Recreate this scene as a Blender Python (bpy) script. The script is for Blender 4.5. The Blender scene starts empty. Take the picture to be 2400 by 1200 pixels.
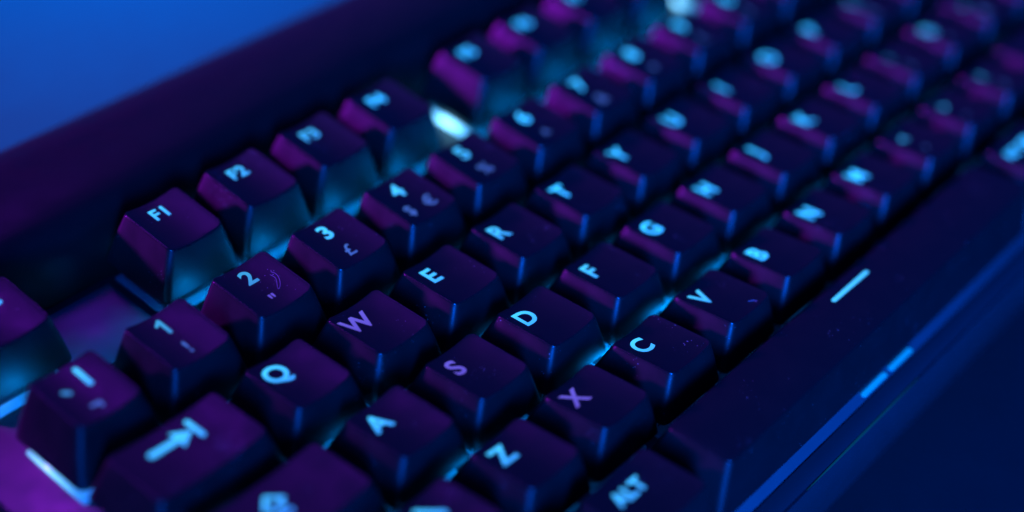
import bpy, bmesh, math, random
from mathutils import Vector, Matrix
S = bpy.context.scene
COL = S.collection
random.seed(7)
MM = 0.001
PZ_ = -6.2
ZO = 30.0            # skirt plane of the keycaps sits 30 mm above the desk
U = 19.05            # key pitch, mm
def P(x, y, z): return Vector((x*MM, y*MM, (z+ZO)*MM))

# ------------------------------------------------------------------ camera
cam_d = bpy.data.cameras.new('camera'); cam = bpy.data.objects.new('camera', cam_d); COL.objects.link(cam)
R = ((0.64801498, -0.75460873, 0.10316131), (-0.43183251, -0.47560234, -0.76637008), (0.62737331, 0.45207088, -0.63406202))
loc = P(-90.27229752, -66.49978417, 188.38075132)
m = Matrix(((R[0][0], -R[1][0], -R[2][0], loc.x), (R[0][1], -R[1][1], -R[2][1], loc.y), (R[0][2], -R[1][2], -R[2][2], loc.z), (0, 0, 0, 1)))
cam.matrix_world = m
cam_d.sensor_width = 36; cam_d.sensor_fit = 'HORIZONTAL'; cam_d.lens = 3554.67/2400*36
cam_d.clip_start = 0.01; cam_d.clip_end = 50
cam_d.dof.use_dof = True; cam_d.dof.focus_distance = 0.272; cam_d.dof.aperture_fstop = 3.9
cam_d.dof.aperture_blades = 0
S.camera = cam
# ------------------------------------------------------------------ world and lamps
w = bpy.data.worlds.new('World'); S.world = w; w.use_nodes = True
bg = w.node_tree.nodes['Background']
bg.inputs[0].default_value = (0.0, 0.065, 1.0, 1); bg.inputs[1].default_value = 0.34
def lamp(name, loc, target, energy, color, size, size_y=None, spread=180):
    l = bpy.data.lights.new(name, 'AREA'); l.energy = energy; l.color = color
    l.shape = 'RECTANGLE' if size_y else 'DISK'; l.size = size
    if size_y: l.size_y = size_y
    l.spread = math.radians(spread)
    o = bpy.data.objects.new(name, l); COL.objects.link(o)
    o.location = loc; d = Vector(target)-Vector(loc)
    o.rotation_euler = d.to_track_quat('-Z', 'Y').to_euler()
    return o
K0 = Vector((0.11, 0.06, 0.03))
PURPLE = (0.30, 0.012, 1.0)
MAG = (0.42, 0.012, 1.0)
lamp('purple_lamp', (0.16, 0.48, 0.60), (-0.04, 0.115, 0.03), 0.031, PURPLE, 0.14, 0.12, 23)
lamp('magenta_lamp', (-0.32, 0.66, 0.145), (0.26, 0.02, 0.03), 0.43, MAG, 0.06, 0.05, 29)
lamp('blue_front_lamp', (-0.36, -0.47, 0.26), (0.17, 0.03, 0.03), 1.4, (0.0, 0.11, 1.0), 0.12, 0.34, 36)
lamp('blue_desk_lamp', (0.25, 0.43, 0.36), (0.26, 0.37, 0.0), 3.2, (0.0, 0.17, 1.0), 0.24, 0.12, 64)
S.view_settings.view_transform = 'Standard'; S.view_settings.look = 'None'
S.view_settings.exposure = 0; S.view_settings.gamma = 1
S.render.engine = 'CYCLES'

# ------------------------------------------------------------------ materials
def mat(name):
    mt = bpy.data.materials.new(name); mt.use_nodes = True
    return mt, mt.node_tree, mt.node_tree.nodes['Principled BSDF']
def plastic(name, col, rough, dust=0.0, bump=0.1, metallic=0.0, scale=2500, dustcol=(0.45, 0.4, 0.45), spec=0.5):
    mt, nt, b = mat(name); N = nt.nodes; L = nt.links
    tc = N.new('ShaderNodeTexCoord')
    nz = N.new('ShaderNodeTexNoise'); nz.inputs['Scale'].default_value = scale; nz.inputs['Detail'].default_value = 3
    L.new(tc.outputs['Object'], nz.inputs['Vector'])
    bp = N.new('ShaderNodeBump'); bp.inputs['Strength'].default_value = bump; bp.inputs['Distance'].default_value = 0.00005
    L.new(nz.outputs['Fac'], bp.inputs['Height']); L.new(bp.outputs['Normal'], b.inputs['Normal'])
    b.inputs['Metallic'].default_value = metallic; b.inputs['Specular IOR Level'].default_value = spec
    # large smudges change the gloss a little
    n2 = N.new('ShaderNodeTexNoise'); n2.inputs['Scale'].default_value = 180; n2.inputs['Detail'].default_value = 4
    L.new(tc.outputs['Object'], n2.inputs['Vector'])
    mr = N.new('ShaderNodeMapRange'); mr.inputs['From Min'].default_value = 0.35; mr.inputs['From Max'].default_value = 0.65
    mr.inputs['To Min'].default_value = rough-0.05; mr.inputs['To Max'].default_value = rough+0.06
    L.new(n2.outputs['Fac'], mr.inputs['Value']); L.new(mr.outputs['Result'], b.inputs['Roughness'])
    b.inputs['Base Color'].default_value = (*col, 1)
    if dust:
        geo = N.new('ShaderNodeNewGeometry')
        vo = N.new('ShaderNodeTexVoronoi'); vo.inputs['Scale'].default_value = 1500
        L.new(geo.outputs['Position'], vo.inputs['Vector'])
        n3 = N.new('ShaderNodeTexNoise'); n3.inputs['Scale'].default_value = 140; n3.inputs['Detail'].default_value = 2
        L.new(geo.outputs['Position'], n3.inputs['Vector'])
        thr = N.new('ShaderNodeMapRange'); thr.inputs['From Min'].default_value = 0.5; thr.inputs['From Max'].default_value = 0.8
        thr.inputs['To Min'].default_value = 0.0; thr.inputs['To Max'].default_value = 0.16*dust
        L.new(n3.outputs['Fac'], thr.inputs['Value'])
        lt = N.new('ShaderNodeMath'); lt.operation = 'LESS_THAN'
        L.new(vo.outputs['Distance'], lt.inputs[0]); L.new(thr.outputs['Result'], lt.inputs[1])
        mx = N.new('ShaderNodeMix'); mx.data_type = 'RGBA'
        mx.inputs['A'].default_value = (*col, 1); mx.inputs['B'].default_value = (*dustcol, 1)
        L.new(lt.outputs[0], mx.inputs['Factor']); L.new(mx.outputs['Result'], b.inputs['Base Color'])
    return mt
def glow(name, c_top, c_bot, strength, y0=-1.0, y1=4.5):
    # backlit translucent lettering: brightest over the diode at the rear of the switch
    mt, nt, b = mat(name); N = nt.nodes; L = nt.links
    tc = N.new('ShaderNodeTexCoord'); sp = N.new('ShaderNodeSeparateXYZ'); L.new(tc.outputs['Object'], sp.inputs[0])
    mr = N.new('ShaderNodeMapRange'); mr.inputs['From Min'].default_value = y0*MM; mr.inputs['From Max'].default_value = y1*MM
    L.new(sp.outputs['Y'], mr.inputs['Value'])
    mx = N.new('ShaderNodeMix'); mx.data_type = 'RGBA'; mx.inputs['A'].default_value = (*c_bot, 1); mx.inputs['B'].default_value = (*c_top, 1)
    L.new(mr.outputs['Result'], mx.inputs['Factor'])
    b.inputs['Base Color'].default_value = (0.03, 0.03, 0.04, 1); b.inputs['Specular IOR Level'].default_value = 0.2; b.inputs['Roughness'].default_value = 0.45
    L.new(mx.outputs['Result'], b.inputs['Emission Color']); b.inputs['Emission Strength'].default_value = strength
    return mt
def emit(name, col, strength, base=(0.3, 0.3, 0.3)):
    mt, nt, b = mat(name)
    b.inputs['Base Color'].default_value = (*base, 1); b.inputs['Emission Color'].default_value = (*col, 1)
    b.inputs['Emission Strength'].default_value = strength; b.inputs['Roughness'].default_value = 0.3
    return mt
M_cap = plastic('keycap_plastic', (0.009, 0.009, 0.010), 0.45, dust=1.3, bump=0.3)
M_rim = plastic('keycap_worn_edge', (0.009, 0.009, 0.010), 0.27, bump=0.1)
M_plate = plastic('plate_metal', (0.085, 0.082, 0.088), 0.44, dust=0.5, bump=0.3, scale=3500, metallic=0.1)
M_case = plastic('case_plastic', (0.03, 0.03, 0.033), 0.42, dust=0.4, bump=0.3)
M_rail = plastic('rail_plastic', (0.008, 0.008, 0.008), 0.5, dust=0.3, bump=0.5, spec=0.3)
M_desk = plastic('desk_surface', (0.026, 0.026, 0.028), 0.6, bump=0.4, scale=900)
M_house = plastic('switch_housing', (0.55, 0.55, 0.58), 0.3, bump=0.1)
def housing(name, ctr, rad, col_in, col_out, strength):
    # milky switch base with the diode shining through it: hot core, soft falloff
    mt, nt, b = mat(name); N = nt.nodes; L = nt.links
    tc = N.new('ShaderNodeTexCoord'); vm = N.new('ShaderNodeVectorMath'); vm.operation = 'DISTANCE'
    L.new(tc.outputs['Object'], vm.inputs[0]); vm.inputs[1].default_value = [c*MM for c in ctr]
    mr = N.new('ShaderNodeMapRange'); mr.interpolation_type = 'SMOOTHSTEP'
    mr.inputs['From Min'].default_value = 0; mr.inputs['From Max'].default_value = rad*MM
    mr.inputs['To Min'].default_value = 1; mr.inputs['To Max'].default_value = 0
    L.new(vm.outputs['Value'], mr.inputs['Value'])
    nz = N.new('ShaderNodeTexNoise'); nz.inputs['Scale'].default_value = 700; nz.inputs['Detail'].default_value = 2
    L.new(tc.outputs['Object'], nz.inputs['Vector'])
    ad = N.new('ShaderNodeMath'); ad.operation = 'MULTIPLY_ADD'; ad.inputs[1].default_value = 0.9; ad.inputs[2].default_value = 0.55
    L.new(nz.outputs['Fac'], ad.inputs[0])
    mu = N.new('ShaderNodeMath'); mu.operation = 'MULTIPLY'; L.new(mr.outputs['Result'], mu.inputs[0]); L.new(ad.outputs[0], mu.inputs[1])
    st = N.new('ShaderNodeMath'); st.operation = 'MULTIPLY_ADD'; st.inputs[1].default_value = strength; st.inputs[2].default_value = 0.12
    L.new(mu.outputs[0], st.inputs[0]); L.new(st.outputs[0], b.inputs['Emission Strength'])
    mx = N.new('ShaderNodeMix'); mx.data_type = 'RGBA'; mx.inputs['A'].default_value = (*col_out, 1); mx.inputs['B'].default_value = (*col_in, 1)
    L.new(mr.outputs['Result'], mx.inputs['Factor']); L.new(mx.outputs['Result'], b.inputs['Emission Color'])
    b.inputs['Base Color'].default_value = (0.4, 0.4, 0.42, 1); b.inputs['Roughness'].default_value = 0.3
    return mt
M_house_lit = housing('switch_housing_lit', (-7.5, 1.5, PZ_+1), 13, (0.20, 0.75, 1.0), (0.0, 0.30, 0.8), 1.1)
M_house_hot = housing('switch_housing_hot', (-7.5, 0.5, PZ_+1), 8.5, (0.22, 0.66, 1.0), (0.0, 0.30, 0.8), 4.6)
LEDC = (0.0, 0.27, 0.92)
M_led = {k: emit('backlight_diode_'+k, LEDC, v) for k, v in (('off', 0.0), ('low', 3.5), ('mid', 18.0), ('num', 28.0), ('high', 42.0))}
M_lint = plastic('lint', (0.5, 0.35, 0.45), 0.8)
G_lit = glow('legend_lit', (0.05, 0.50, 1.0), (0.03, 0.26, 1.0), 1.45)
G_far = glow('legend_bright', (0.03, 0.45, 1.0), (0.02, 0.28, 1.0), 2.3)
G_mid = glow('legend_blue', (0.05, 0.42, 0.85), (0.04, 0.18, 0.75), 0.85)
G_dim = glow('legend_dim', (0.06, 0.18, 0.65), (0.05, 0.12, 0.60), 0.9, -5, 1)
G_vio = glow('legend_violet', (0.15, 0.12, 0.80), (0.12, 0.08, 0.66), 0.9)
G_vdim = glow('legend_violet_dim', (0.12, 0.07, 0.32), (0.12, 0.07, 0.32), 0.6)

# ------------------------------------------------------------------ helpers
def link(name, me, material, parent=None, loc=None):
    o = bpy.data.objects.new(name, me); COL.objects.link(o)
    if isinstance(material, (list, tuple)):
        for k in material: me.materials.append(k)
    elif material and not me.materials: me.materials.append(material)
    if parent: o.parent = parent
    if loc is not None: o.location = loc
    return o
def finish(bm, name, smooth=True):
    bmesh.ops.recalc_face_normals(bm, faces=bm.faces)
    me = bpy.data.meshes.new(name); bm.to_mesh(me); bm.free()
    if smooth:
        for p in me.polygons: p.use_smooth = True
    return me
def rrect(x0, x1, y0, y1, r, nx, ny=8, nc=6):
    """rounded rectangle outline, counter-clockwise, fixed point count"""
    pts = []
    def arc(cx, cy, a0):
        for i in range(nc+1):
            a = a0+math.pi/2*i/nc
            pts.append((cx+r*math.cos(a), cy+r*math.sin(a)))
    def seg(a, b, n):
        for i in range(1, n): pts.append((a[0]+(b[0]-a[0])*i/n, a[1]+(b[1]-a[1])*i/n))
    arc(x0+r, y0+r, math.pi); seg((x0+r, y0), (x1-r, y0), nx)
    arc(x1-r, y0+r, -math.pi/2); seg((x1, y0+r), (x1, y1-r), ny)
    arc(x1-r, y1-r, 0); seg((x1-r, y1), (x0+r, y1), nx)
    arc(x0+r, y1-r, math.pi/2); seg((x0, y1-r), (x0, y0+r), ny)
    return pts
def bridge(bm, a, b, mi=0):
    n = len(a)
    for i in range(n):
        j = (i+1) % n
        bm.faces.new((a[i], a[j], b[j], b[i])).material_index = mi
# row profile: corner height rear, front; top reach rear, front of the key centre; skirt height
ROW = {0: (6.9, 8.2, 6.4, 6.8, -3.6), 1: (6.5, 8.4, 6.6, 6.95, -1.2), 2: (6.7, 7.95, 6.85, 7.05, -1.0), 3: (7.5, 8.2, 6.9, 6.85, -1.0),
       4: (9.95, 9.5, 7.3, 6.4, -1.2), 5: (10.6, 9.8, 6.2, 7.6, -0.8)}
WT = 6.3; DISH = 0.85
def top_z(row, hw, x, y, convex=False):
    zb, zf, yb, yf, _ = ROW[row]
    t = (y+yf)/(yb+yf); z = zf+(zb-zf)*t
    if convex: return z+0.35*(1-((y)/6.4)**2)-0.35
    q = max(-1, min(1, x/hw))
    return z-DISH*(1-q*q)
def keycap_mesh(wu, row):
    convex = wu > 3
    zb, zf, yb, yf, bz = ROW[row]
    hb = wu*U/2-0.475; ht = hb-(9.05-WT)
    nx = max(10, int(10*wu)); bm = bmesh.new()
    def ring(pts, zfun): return [bm.verts.new((x*MM, y*MM, zfun(x, y)*MM)) for x, y in pts]
    base = rrect(-hb, hb, -9.05, 9.05, 1.5, nx); e = 0.30
    top = rrect(-ht, ht, -yf, yb, 1.35, nx)
    tz = [top_z(row, ht, x, y, convex) for x, y in top]
    rings = []
    inner = rrect(-hb+1.3, hb-1.3, -7.75, 7.75, 0.5, nx)
    inner2 = rrect(-ht+1.0, ht-1.0, -yf+1.0, yb-1.0, 0.5, nx)
    zin = min(tz)-1.6
    rings.append(ring(inner2, lambda x, y: zin))
    rings.append(ring(inner, lambda x, y: bz))
    bulge = 0.18
    for t in (0.0, 0.03, 0.2, 0.4, 0.6, 0.8, 0.92, 1.0):
        r = []
        for (bx, by), (tx, ty), z in zip(base, top, tz):
            s = t; k = bulge*math.sin(math.pi*t)
            x = bx+(tx-bx)*s; y = by+(ty-by)*s
            x += k*(1 if x > 0 else -1)*(abs(x) > hb*0.5 and abs(bx) >= hb-1.05)
            zt = z-e
            r.append(bm.verts.new((x*MM, y*MM, (bz+(zt-bz)*t)*MM)))
        rings.append(r)
    # rounded rim
    for a in (30, 60, 90):
        a = math.radians(a); ins = e*(1-math.cos(a)); up = e*math.sin(a)
        pts = rrect(-ht+ins, ht-ins, -yf+ins, yb-ins, 1.35-ins, nx)
        rings.append([bm.verts.new((x*MM, y*MM, (z-e+up)*MM)) for (x, y), z in zip(pts, tz)])
    cy = (yb-yf)/2
    for s in (0.97, 0.9, 0.8, 0.7, 0.6, 0.5, 0.4, 0.3, 0.2, 0.1):
        hx = (ht-e)*s; y0 = cy-(yf+cy-e)*s; y1 = cy+(yb-cy-e)*s
        pts = rrect(-hx, hx, y0, y1, (1.35-e)*s, nx)
        rings.append([bm.verts.new((x*MM, y*MM, top_z(row, ht, x, y, convex)*MM)) for x, y in pts])
    for k, (a, b) in enumerate(zip(rings[:-1], rings[1:])): bridge(bm, a, b, 1 if 9 <= k <= 11 else 0)
    bm.faces.new(rings[-1])
    bm.faces.new(list(reversed(rings[0])))
    me = finish(bm, 'keycap')
    return me
_font_cache = {}
def glyph_bm(text, size, cx, cy, bold=0.045, rot=0, squash=1.0):
    """text outline -> bmesh in mm, capital height = size, centred on cx, cy"""
    cu = bpy.data.curves.new('t', 'FONT'); cu.body = text; cu.size = 1.0; cu.offset = bold*0.5
    cu.resolution_u = 4; cu.space_character = 1.05
    o = bpy.data.objects.new('t', cu); COL.objects.link(o)
    dg = bpy.context.evaluated_depsgraph_get(); dg.update()
    me = bpy.data.meshes.new_from_object(o.evaluated_get(dg))
    bpy.data.objects.remove(o); bpy.data.curves.remove(cu)
    bm = bmesh.new(); bm.from_mesh(me); bpy.data.meshes.remove(me)
    xs = [v.co.x for v in bm.verts]; ys = [v.co.y for v in bm.verts]
    mx = (min(xs)+max(xs))/2; my = (min(ys)+max(ys))/2
    k = size/0.73
    c, s = math.cos(rot), math.sin(rot)
    for v in bm.verts:
        x = (v.co.x-mx)*k*squash; y = (v.co.y-my)*k
        v.co = (cx+x*c-y*s, cy+x*s+y*c, 0)
    return bm
def poly_bm(polys):
    bm = bmesh.new()
    for p in polys: bm.faces.new([bm.verts.new((x, y, 0)) for x, y in p])
    return bm
def bar(x0, y0, x1, y1, w):
    d = Vector((x1-x0, y1-y0)).normalized(); n = Vector((-d.y, d.x))*w/2
    a = math.atan2(n.y, n.x); pts = []
    for i in range(9): t = a+math.pi*i/8; pts.append((x0+w/2*math.cos(t), y0+w/2*math.sin(t)))
    for i in range(9): t = a+math.pi+math.pi*i/8; pts.append((x1+w/2*math.cos(t), y1+w/2*math.sin(t)))
    return pts
def legend(bm, wu, row, material, parent, origin):
    ht = wu*U/2-0.475-(9.05-WT); convex = wu > 3
    bmesh.ops.triangulate(bm, faces=bm.faces)
    xs = [v.co.x for v in bm.verts]
    x = math.ceil(min(xs)/0.4)*0.4
    while x < max(xs):
        bmesh.ops.bisect_plane(bm, geom=bm.verts[:]+bm.edges[:]+bm.faces[:], plane_co=(x, 0, 0), plane_no=(1, 0, 0)); x += 0.4
    for v in bm.verts:
        v.co = Vector((v.co.x, v.co.y, top_z(row, ht, v.co.x, v.co.y, convex)+0.03))*MM
    for f in bm.faces:
        if f.normal.z < 0: f.normal_flip()
    me = bpy.data.meshes.new('legend'); bm.to_mesh(me); bm.free()
    return link('legend', me, material, parent)
def box_bm(bm, x0, x1, y0, y1, z0, z1, mi=0):
    r = bmesh.ops.create_cube(bm, size=1)
    for v in r['verts']:
        v.co = Vector(((x0+x1)/2+v.co.x*(x1-x0), (y0+y1)/2+v.co.y*(y1-y0), (z0+z1)/2+v.co.z*(z1-z0)))*MM
    for f in {f for v in r['verts'] for f in v.link_faces}: f.material_index = mi

# ------------------------------------------------------------------ setting
bm = bmesh.new(); box_bm(bm, -700, 1300, -700, 1300, -ZO-25, -ZO)
desk = link('desk', finish(bm, 'desk', False), M_desk); desk['kind'] = 'structure'

# ------------------------------------------------------------------ keyboard
kb = bpy.data.objects.new('keyboard', None); COL.objects.link(kb); kb.empty_display_size = 0.05
kb.location = (0, 0, 0)
kb['label'] = 'black backlit keyboard with glowing cyan lettering, standing on the dark desk under purple light'
kb['category'] = 'keyboard'
XL, XR, YF, YB = -7.0, 15*U+7, -5.0, 121.3
PZ = -6.2
# top plate with bevelled rim
def bevel_box(name, x0, x1, y0, y1, z0, z1, bev, material):
    bm = bmesh.new(); box_bm(bm, x0, x1, y0, y1, z0, z1)
    bmesh.ops.bevel(bm, geom=bm.edges[:], offset=bev*MM, segments=3, affect='EDGES')
    return link(name, finish(bm, name), material, kb, (0, 0, ZO*MM))
bevel_box('lit_plate_patch', 20.6, 38.4, 101.4, 118.8, PZ-0.4, PZ+0.45, 0.2, plastic('lit_plate_patch', (0.34, 0.32, 0.35), 0.5, dust=0.5, bump=0.5))  # added panel, lighter colour stands in for the lit plate beside Esc
bevel_box('switch_plate', XL, XR, -0.9, YB, PZ-1.6, PZ, 0.35, M_plate)
# lower body: profile swept along x
def sweep(name, prof, x0, x1, material):
    bm = bmesh.new(); a = [bm.verts.new(Vector((x0, y, z))*MM) for y, z in prof]; b = [bm.verts.new(Vector((x1, y, z))*MM) for y, z in prof]
    bridge(bm, a, b); bm.faces.new(a); bm.faces.new(list(reversed(b)))
    me = finish(bm, name)
    o = link(name, me, material, kb, (0, 0, ZO*MM))
    md = o.modifiers.new('n', 'EDGE_SPLIT'); md.split_angle = math.radians(40)
    return o
sweep('case', [(YF+0.4, PZ-1.7), (YF-0.2, PZ-3.0), (YF-0.6, PZ-6), (YF+1.0, -ZO+4), (YF+3, -ZO+2), (154, -ZO+2), (156, -ZO+3), (157, PZ-3), (157, PZ-1.7)], XL+0.5, XR-0.5, M_case)
lip = sweep('front_bezel', [(-0.95, PZ-1.6), (-0.95, PZ-0.12), (-2.2, PZ-0.2), (-3.4, PZ-0.45), (-4.3, PZ-0.8), (-4.75, PZ-1.1), (-4.95, PZ-1.6)], XL, XR, M_case)
lip.data.materials.append(M_rim)
for p_ in lip.data.polygons:
    c_ = p_.center.y/MM
    if -4.8 < c_ < -4.2: p_.material_index = 1
# glowing strip added in place of the backlight's reflection on the front edge
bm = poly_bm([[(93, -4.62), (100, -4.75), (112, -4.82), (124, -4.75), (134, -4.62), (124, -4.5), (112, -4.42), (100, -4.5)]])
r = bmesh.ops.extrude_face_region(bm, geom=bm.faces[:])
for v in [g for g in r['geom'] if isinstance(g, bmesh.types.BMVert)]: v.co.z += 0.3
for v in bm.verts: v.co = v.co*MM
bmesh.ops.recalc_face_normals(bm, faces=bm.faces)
me = bpy.data.meshes.new('edge_glint'); bm.to_mesh(me); bm.free()
link('edge_glint', me, emit('edge_glint', (0.0, 0.05, 0.08), 0.7, (0.03, 0.03, 0.03)), kb, P(0, 0, PZ-1.05))
for fx in (20, 255):
    for fy in (6, 140):
        bevel_box('foot', fx, fx+22, fy-4, fy+4, -ZO+0.02, -ZO+1.98, 0.3, M_case)
rail = [(YB-0.6, PZ-1.6), (YB-0.6, PZ), (YB+0.6, -1.0), (YB+1.7, 3.5), (YB+2.3, 5.4), (YB+3.2, 6.8), (YB+4.4, 7.8)]
for y, z in ((127, 8.5), (130, 8.9), (133, 9.1), (136, 9.1), (139, 8.8), (142, 8.3), (145, 7.6), (148, 6.6), (151, 5.4), (154, 3.9), (156.5, 2.4), (158.5, 0.9), (159.6, -0.6), (160, -3), (160, PZ-1.6)):
    rail.append((y, z))
sweep('rear_rail', rail, XL+0.2, XR-0.2, M_rail)

# two glowing bars standing in for backlight glints on the plate by the space bar
M_glint = emit('plate_glint', (0.0, 0.26, 0.75), 0.8)
M_bar = emit('space_bar_diodes', (0.0, 0.22, 0.85), 7.0)
for bx in (84, 96, 108, 126):
    bm = bmesh.new(); box_bm(bm, bx-3, bx+3, 3.4, 4.4, PZ+0.02, PZ+1.2)
    link('space_bar_diode', finish(bm, 'space_bar_diode', False), M_bar, kb, P(0, 0, 0))
for x0, x1 in ((120.8, 128.6), (131.2, 138.6)):
    bm = poly_bm([bar(x0, 0.25, x1, 0.25, 1.1)])
    r = bmesh.ops.extrude_face_region(bm, geom=bm.faces[:])
    for v in [g for g in r['geom'] if isinstance(g, bmesh.types.BMVert)]: v.co.z += 0.25
    for v in bm.verts: v.co = v.co*MM
    me = bpy.data.meshes.new('plate_glint'); bmesh.ops.recalc_face_normals(bm, faces=bm.faces); bm.to_mesh(me); bm.free()
    link('plate_glint', me, M_glint, kb, P(0, 0, PZ-0.05))
# switch meshes, shared
sw_cache = {}
def switch_mesh(house, led):
    if (house, led) in sw_cache: return sw_cache[(house, led)]
    bm = bmesh.new()
    box_bm(bm, -7.8, 7.8, -7.8, 7.8, PZ+0.02, PZ+1.1, 0)
    box_bm(bm, -6.6, 6.6, -6.4, 6.4, PZ+1.1, PZ+4.6, 1)
    box_bm(bm, -2.6, 2.6, 6.45, 7.6, PZ+1.35, PZ+4.2, 2)
    bmesh.ops.bevel(bm, geom=[e for e in bm.edges], offset=0.2*MM, segments=2, affect='EDGES')
    me = finish(bm, 'switch')
    for k in ({'': M_house, 'lit': M_house_lit, 'hot': M_house_hot}[house], M_case, M_led[led]): me.materials.append(k)
    sw_cache[(house, led)] = me
    return me
cap_cache = {}
KEYS = []
def key(x, row, wu, items, label=None, led='low', house=''):
    """items: list of (kind, args, material)"""
    mk = (wu, row)
    if mk not in cap_cache:
        me = keycap_mesh(wu, row); me.materials.append(M_cap); me.materials.append(M_rim); cap_cache[mk] = me
    cx = (x+wu/2)*U; cy = row*U+(6.27 if row == 5 else 0)+U/2
    c = link('keycap', cap_cache[mk], None, kb, P(cx, cy, 0))
    if label: c['label'] = label
    sw_x = [0] if wu < 3 else [0, -50, 50]
    s = link('switch', switch_mesh(house, led), None, kb, P(cx, cy, 0))
    for it in items:
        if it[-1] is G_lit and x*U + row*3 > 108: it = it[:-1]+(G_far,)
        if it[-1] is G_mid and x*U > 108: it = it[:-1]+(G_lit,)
        kind, mt = it[0], it[-1]
        if kind == 't': bm_ = glyph_bm(*it[1])
        else: bm_ = poly_bm(it[1])
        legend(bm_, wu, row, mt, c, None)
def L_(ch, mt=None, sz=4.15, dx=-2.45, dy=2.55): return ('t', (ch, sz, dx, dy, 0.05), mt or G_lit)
def num(x, ch, subs, mt=G_lit, md=G_dim):
    it = [('t', (ch, 3.7, -0.4, 3.8, 0.055), mt)]
    if len(subs) == 1: it.append(('t', (subs, 3.0, -0.4, -2.5, 0.03), md))
    else:
        it.append(('t', (subs[0], 2.9, -2.8, -2.3, 0.03), md)); it.append(('t', (subs[1], 2.9, 2.3, -2.3, 0.03), md))
    if ch == '1': it[0] = ('p', [bar(-0.2, 5.4, -0.2, 2.1, 0.75), bar(-0.25, 5.35, -1.2, 4.5, 0.65)], mt)
    key(x, 4, 1, it, 'number row key marked %s' % ch, {'1': 'low', '2': 'high', '3': 'high', '4': 'high', '5': 'high'}.get(ch, 'num'))
# number row
key(0, 4, 1, [('p', [bar(1.7, 5.3, 1.7, 1.3, 0.9)], G_lit), ('p', [bar(-2.9, 2.2, -2.2, 1.6, 0.9)], G_mid),
              ('p', [bar(-1.2, -2.9, 0.1, -2.9, 0.7), bar(0.15, -2.9, 0.15, -3.7, 0.7)], G_dim)], 'corner key of the number row marked with a bar', 'high', 'lit')
num(1, '1', '!', G_mid, G_dim); num(2, '2', '"', G_mid, G_vio); num(3, '3', '\u00a3', G_lit); num(4, '4', '$\u20ac', G_lit)
for i, (a, b) in enumerate([('5', '%'), ('6', '^'), ('7', '&'), ('8', '*'), ('9', '('), ('0', ')'), ('-', '_'), ('=', '+')]):
    num(5+i, a, b, G_lit)
key(13, 4, 2, [('p', [bar(-4, 2, 2, 2, 0.9), [(-4.5, 2), (-2.5, 3.5), (-2.5, 0.5)]], G_lit)], 'wide backspace key')
# Q row
TAB_Y = 2.6; tx = -0.75*U
key(0, 3, 1.5, [('p', [bar(tx+9.2, TAB_Y, tx+15.2, TAB_Y, 1.35)], G_lit),
                ('p', [[(tx+14.2, TAB_Y-2.1), (tx+17.3, TAB_Y), (tx+14.2, TAB_Y+2.1)]], G_lit),
                ('p', [bar(tx+17.9, TAB_Y-2.0, tx+17.9, TAB_Y+2.0, 0.95)], G_lit)], 'tab key with an arrow running to a bar')
for i, ch in enumerate('QWERTYUIOP'):
    key(1.5+i, 3, 1, [L_(ch, G_vio if ch == 'W' else None, 4.3 if ch == 'Q' else 4.15)], 'letter key %s' % ch, 'off' if ch == 'W' else 'low')
for i, (a, b) in enumerate([('{', '['), ('}', ']')]):
    key(11.5+i, 3, 1, [L_(a, G_mid, 3), ('t', (b, 3, -1.5, -2.5, 0.06), G_dim)], 'bracket key')
key(13.75, 2, 1.25, [L_('\u2190', G_lit)], 'return key')
# A row
cxk = -1.75*U/2+16.5
key(0, 2, 1.75, [('p', [bar(cxk-1.0, 1.2, cxk-1.0, 0.3, 0.7), bar(cxk+1.0, 1.2, cxk+1.0, 0.3, 0.7), bar(cxk-1.9, 1.5, cxk, 3.5, 0.75), bar(cxk, 3.5, cxk+1.9, 1.5, 0.75),
                        bar(cxk-1.0, 0.2, cxk+1.0, 0.2, 0.7), bar(cxk-1.9, 1.5, cxk-1.0, 1.3, 0.7), bar(cxk+1.0, 1.3, cxk+1.9, 1.5, 0.7), bar(cxk-1.1, -1.3, cxk+1.1, -1.3, 0.8)], G_lit)], 'capitals lock key with an upward arrow')
for i, ch in enumerate('ASDFGHJKL'):
    key(1.75+i, 2, 1, [L_(ch, G_vio if ch == 'S' else None)], 'letter key %s' % ch, {'S': 'off', 'A': 'mid'}.get(ch, 'low'))
for i, (a, b) in enumerate([(':', ';'), ('@', "'"), ('~', '#')]):
    key(10.75+i, 2, 1, [L_(a, G_mid, 3), ('t', (b, 3, -1.5, -2.5, 0.06), G_dim)], 'punctuation key %s' % b)
# Z row
key(0, 1, 1.25, [('p', [[(-4.6, 2.0), (-2.5, 4.4), (-0.4, 2.0)], bar(-2.5, 2.2, -2.5, 0.3, 1.5)], G_lit)], 'shift key')
key(1.25, 1, 1, [('p', [bar(-2.1, 4.2, 0.8, 0.9, 1.1)], G_lit), ('t', ('|', 2.8, -0.6, -3.0, 0.05), G_dim)], 'backslash key catching strong purple light')
for i, ch in enumerate('ZXCVBNM'):
    key(2.25+i, 1, 1, [L_(ch, G_vio if ch == 'X' else None)], 'letter key %s' % ch, {'X': 'off', 'C': 'high', 'V': 'high', 'B': 'mid', 'Z': 'mid'}.get(ch, 'low'))
for i, (a, b) in enumerate([('<', ','), ('>', '.'), ('?', '/')]):
    key(9.25+i, 1, 1, [L_(a, G_mid, 2.6, -1.2, 2.6), ('t', (b, 2.6, -1.0, -2.8, 0.06), G_dim)], 'punctuation key')
key(12.25, 1, 2.75, [('p', [[(-4.6, 2.0), (-2.5, 4.4), (-0.4, 2.0)], bar(-2.5, 2.2, -2.5, 0.3, 1.5)], G_lit)], 'right shift key')
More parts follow.
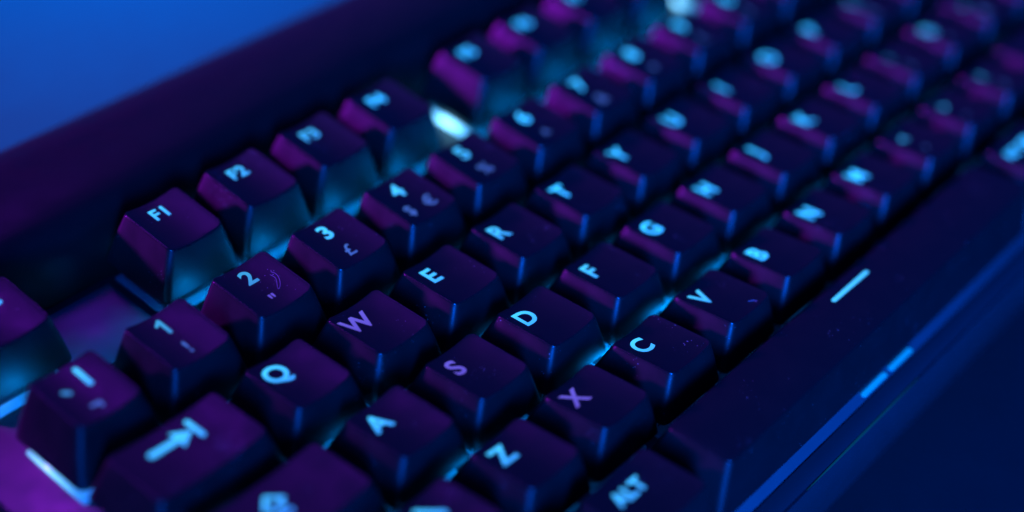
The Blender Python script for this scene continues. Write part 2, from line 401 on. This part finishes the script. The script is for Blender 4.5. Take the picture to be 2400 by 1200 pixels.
# bottom row
key(0, 0, 1.25, [('t', ('CTRL', 2.6, -1.0, 2.1, 0.07), G_lit)], 'control key')
key(1.25, 0, 1.25, [('p', [[(-3.2, 2.3), (-1.2, 2.3), (-1.2, 4.3), (-3.2, 4.3)], [(-0.8, 2.3), (1.2, 2.3), (1.2, 4.3), (-0.8, 4.3)],
                          [(-3.2, -0.1), (-1.2, -0.1), (-1.2, 1.9), (-3.2, 1.9)], [(-0.8, -0.1), (1.2, -0.1), (1.2, 1.9), (-0.8, 1.9)]], G_lit)], 'key with a four pane mark')
key(2.5, 0, 1.25, [('t', ('ALT', 2.9, -1.0, 2.1, 0.075), G_lit)], 'key marked ALT')
sx = 6.875*U
key(3.75, 0, 6.25, [('p', [bar(124.6-sx, 12.9-U/2, 136.8-sx, 12.9-U/2, 0.95)], G_lit)], 'long space bar with one thin lit line')
key(10, 0, 1.25, [('t', ('ALT GR', 2.4, -1.0, 2.1, 0.075), G_lit)], 'right key marked ALT GR')
key(11.25, 0, 1.25, [('t', ('FN', 2.8, -1.5, 2.1, 0.075), G_lit)], 'key marked FN')
key(12.5, 0, 1.25, [('p', [bar(-3, 3.4, 0, 3.4, .6), bar(-3, 2.2, 0, 2.2, .6), bar(-3, 1.0, 0, 1.0, .6)], G_lit)], 'menu key')
key(13.75, 0, 1.25, [('t', ('CTRL', 2.6, -1.0, 2.1, 0.07), G_lit)], 'right control key')
# F row
key(0, 5, 1, [('t', ('ESC', 2.9, -0.6, 2.3, 0.07), G_lit)], 'escape key', 'low', 'lit')
for i in range(12):
    x = 2+i+(0.5 if i > 3 else 0)+(0.5 if i > 7 else 0)
    key(x, 5, 1, [('t', ('F%d' % (i+1), 3.0, -0.6, 2.5, 0.05), G_lit)], 'function key F%d' % (i+1), 'low', {4: 'hot', 8: 'hot'}.get(i, ''))

# ------------------------------------------------------------------ lint on the keys
def fibre(label, pts, r, closed=False):
    cu = bpy.data.curves.new('f', 'CURVE'); cu.dimensions = '3D'; cu.bevel_depth = r*MM; cu.bevel_resolution = 2
    sp = cu.splines.new('NURBS'); sp.points.add(len(pts)-1); sp.use_endpoint_u = True; sp.order_u = 3; sp.use_cyclic_u = closed
    o0 = Vector(P(*pts[0]))
    for q, p in zip(sp.points, pts): q.co = (*(P(*p)-o0), 1)
    o = bpy.data.objects.new('t', cu); COL.objects.link(o)
    dg = bpy.context.evaluated_depsgraph_get(); dg.update()
    me = bpy.data.meshes.new_from_object(o.evaluated_get(dg)); bpy.data.objects.remove(o)
    for p_ in me.polygons: p_.use_smooth = True
    f = link('lint_fibre', me, M_lint, None, o0); f['label'] = label; f['category'] = 'lint fibre'; f['group'] = 'lint fibres caught on the keys'
    return f
def on_top(x, row, wu, lx, ly, dz=0.12):
    ht = wu*U/2-0.475-(9.05-WT)
    return ((x+wu/2)*U+lx, row*U+(6.27 if row == 5 else 0)+U/2+ly, top_z(row, ht, lx, ly)+dz)
fibre('looped pink lint fibre lying flat on top of the number 2 key', [on_top(2, 4, 1, a, b) for a, b in
      [(2.9, 1.6), (3.2, 0.6), (2.7, -0.4), (1.8, -1.5), (1.5, -2.1), (2.0, -2.0), (3.0, -1.0), (3.7, 0.3), (3.8, 1.4), (3.4, 2.0), (3.8, 2.3)]], 0.035)
fibre('short curved lint hair on top of the letter V key', [on_top(5.25, 1, 1, a, b) for a, b in [(2.2, -4.7), (2.7, -5.0), (3.1, -5.4), (3.1, -5.9)]], 0.035)
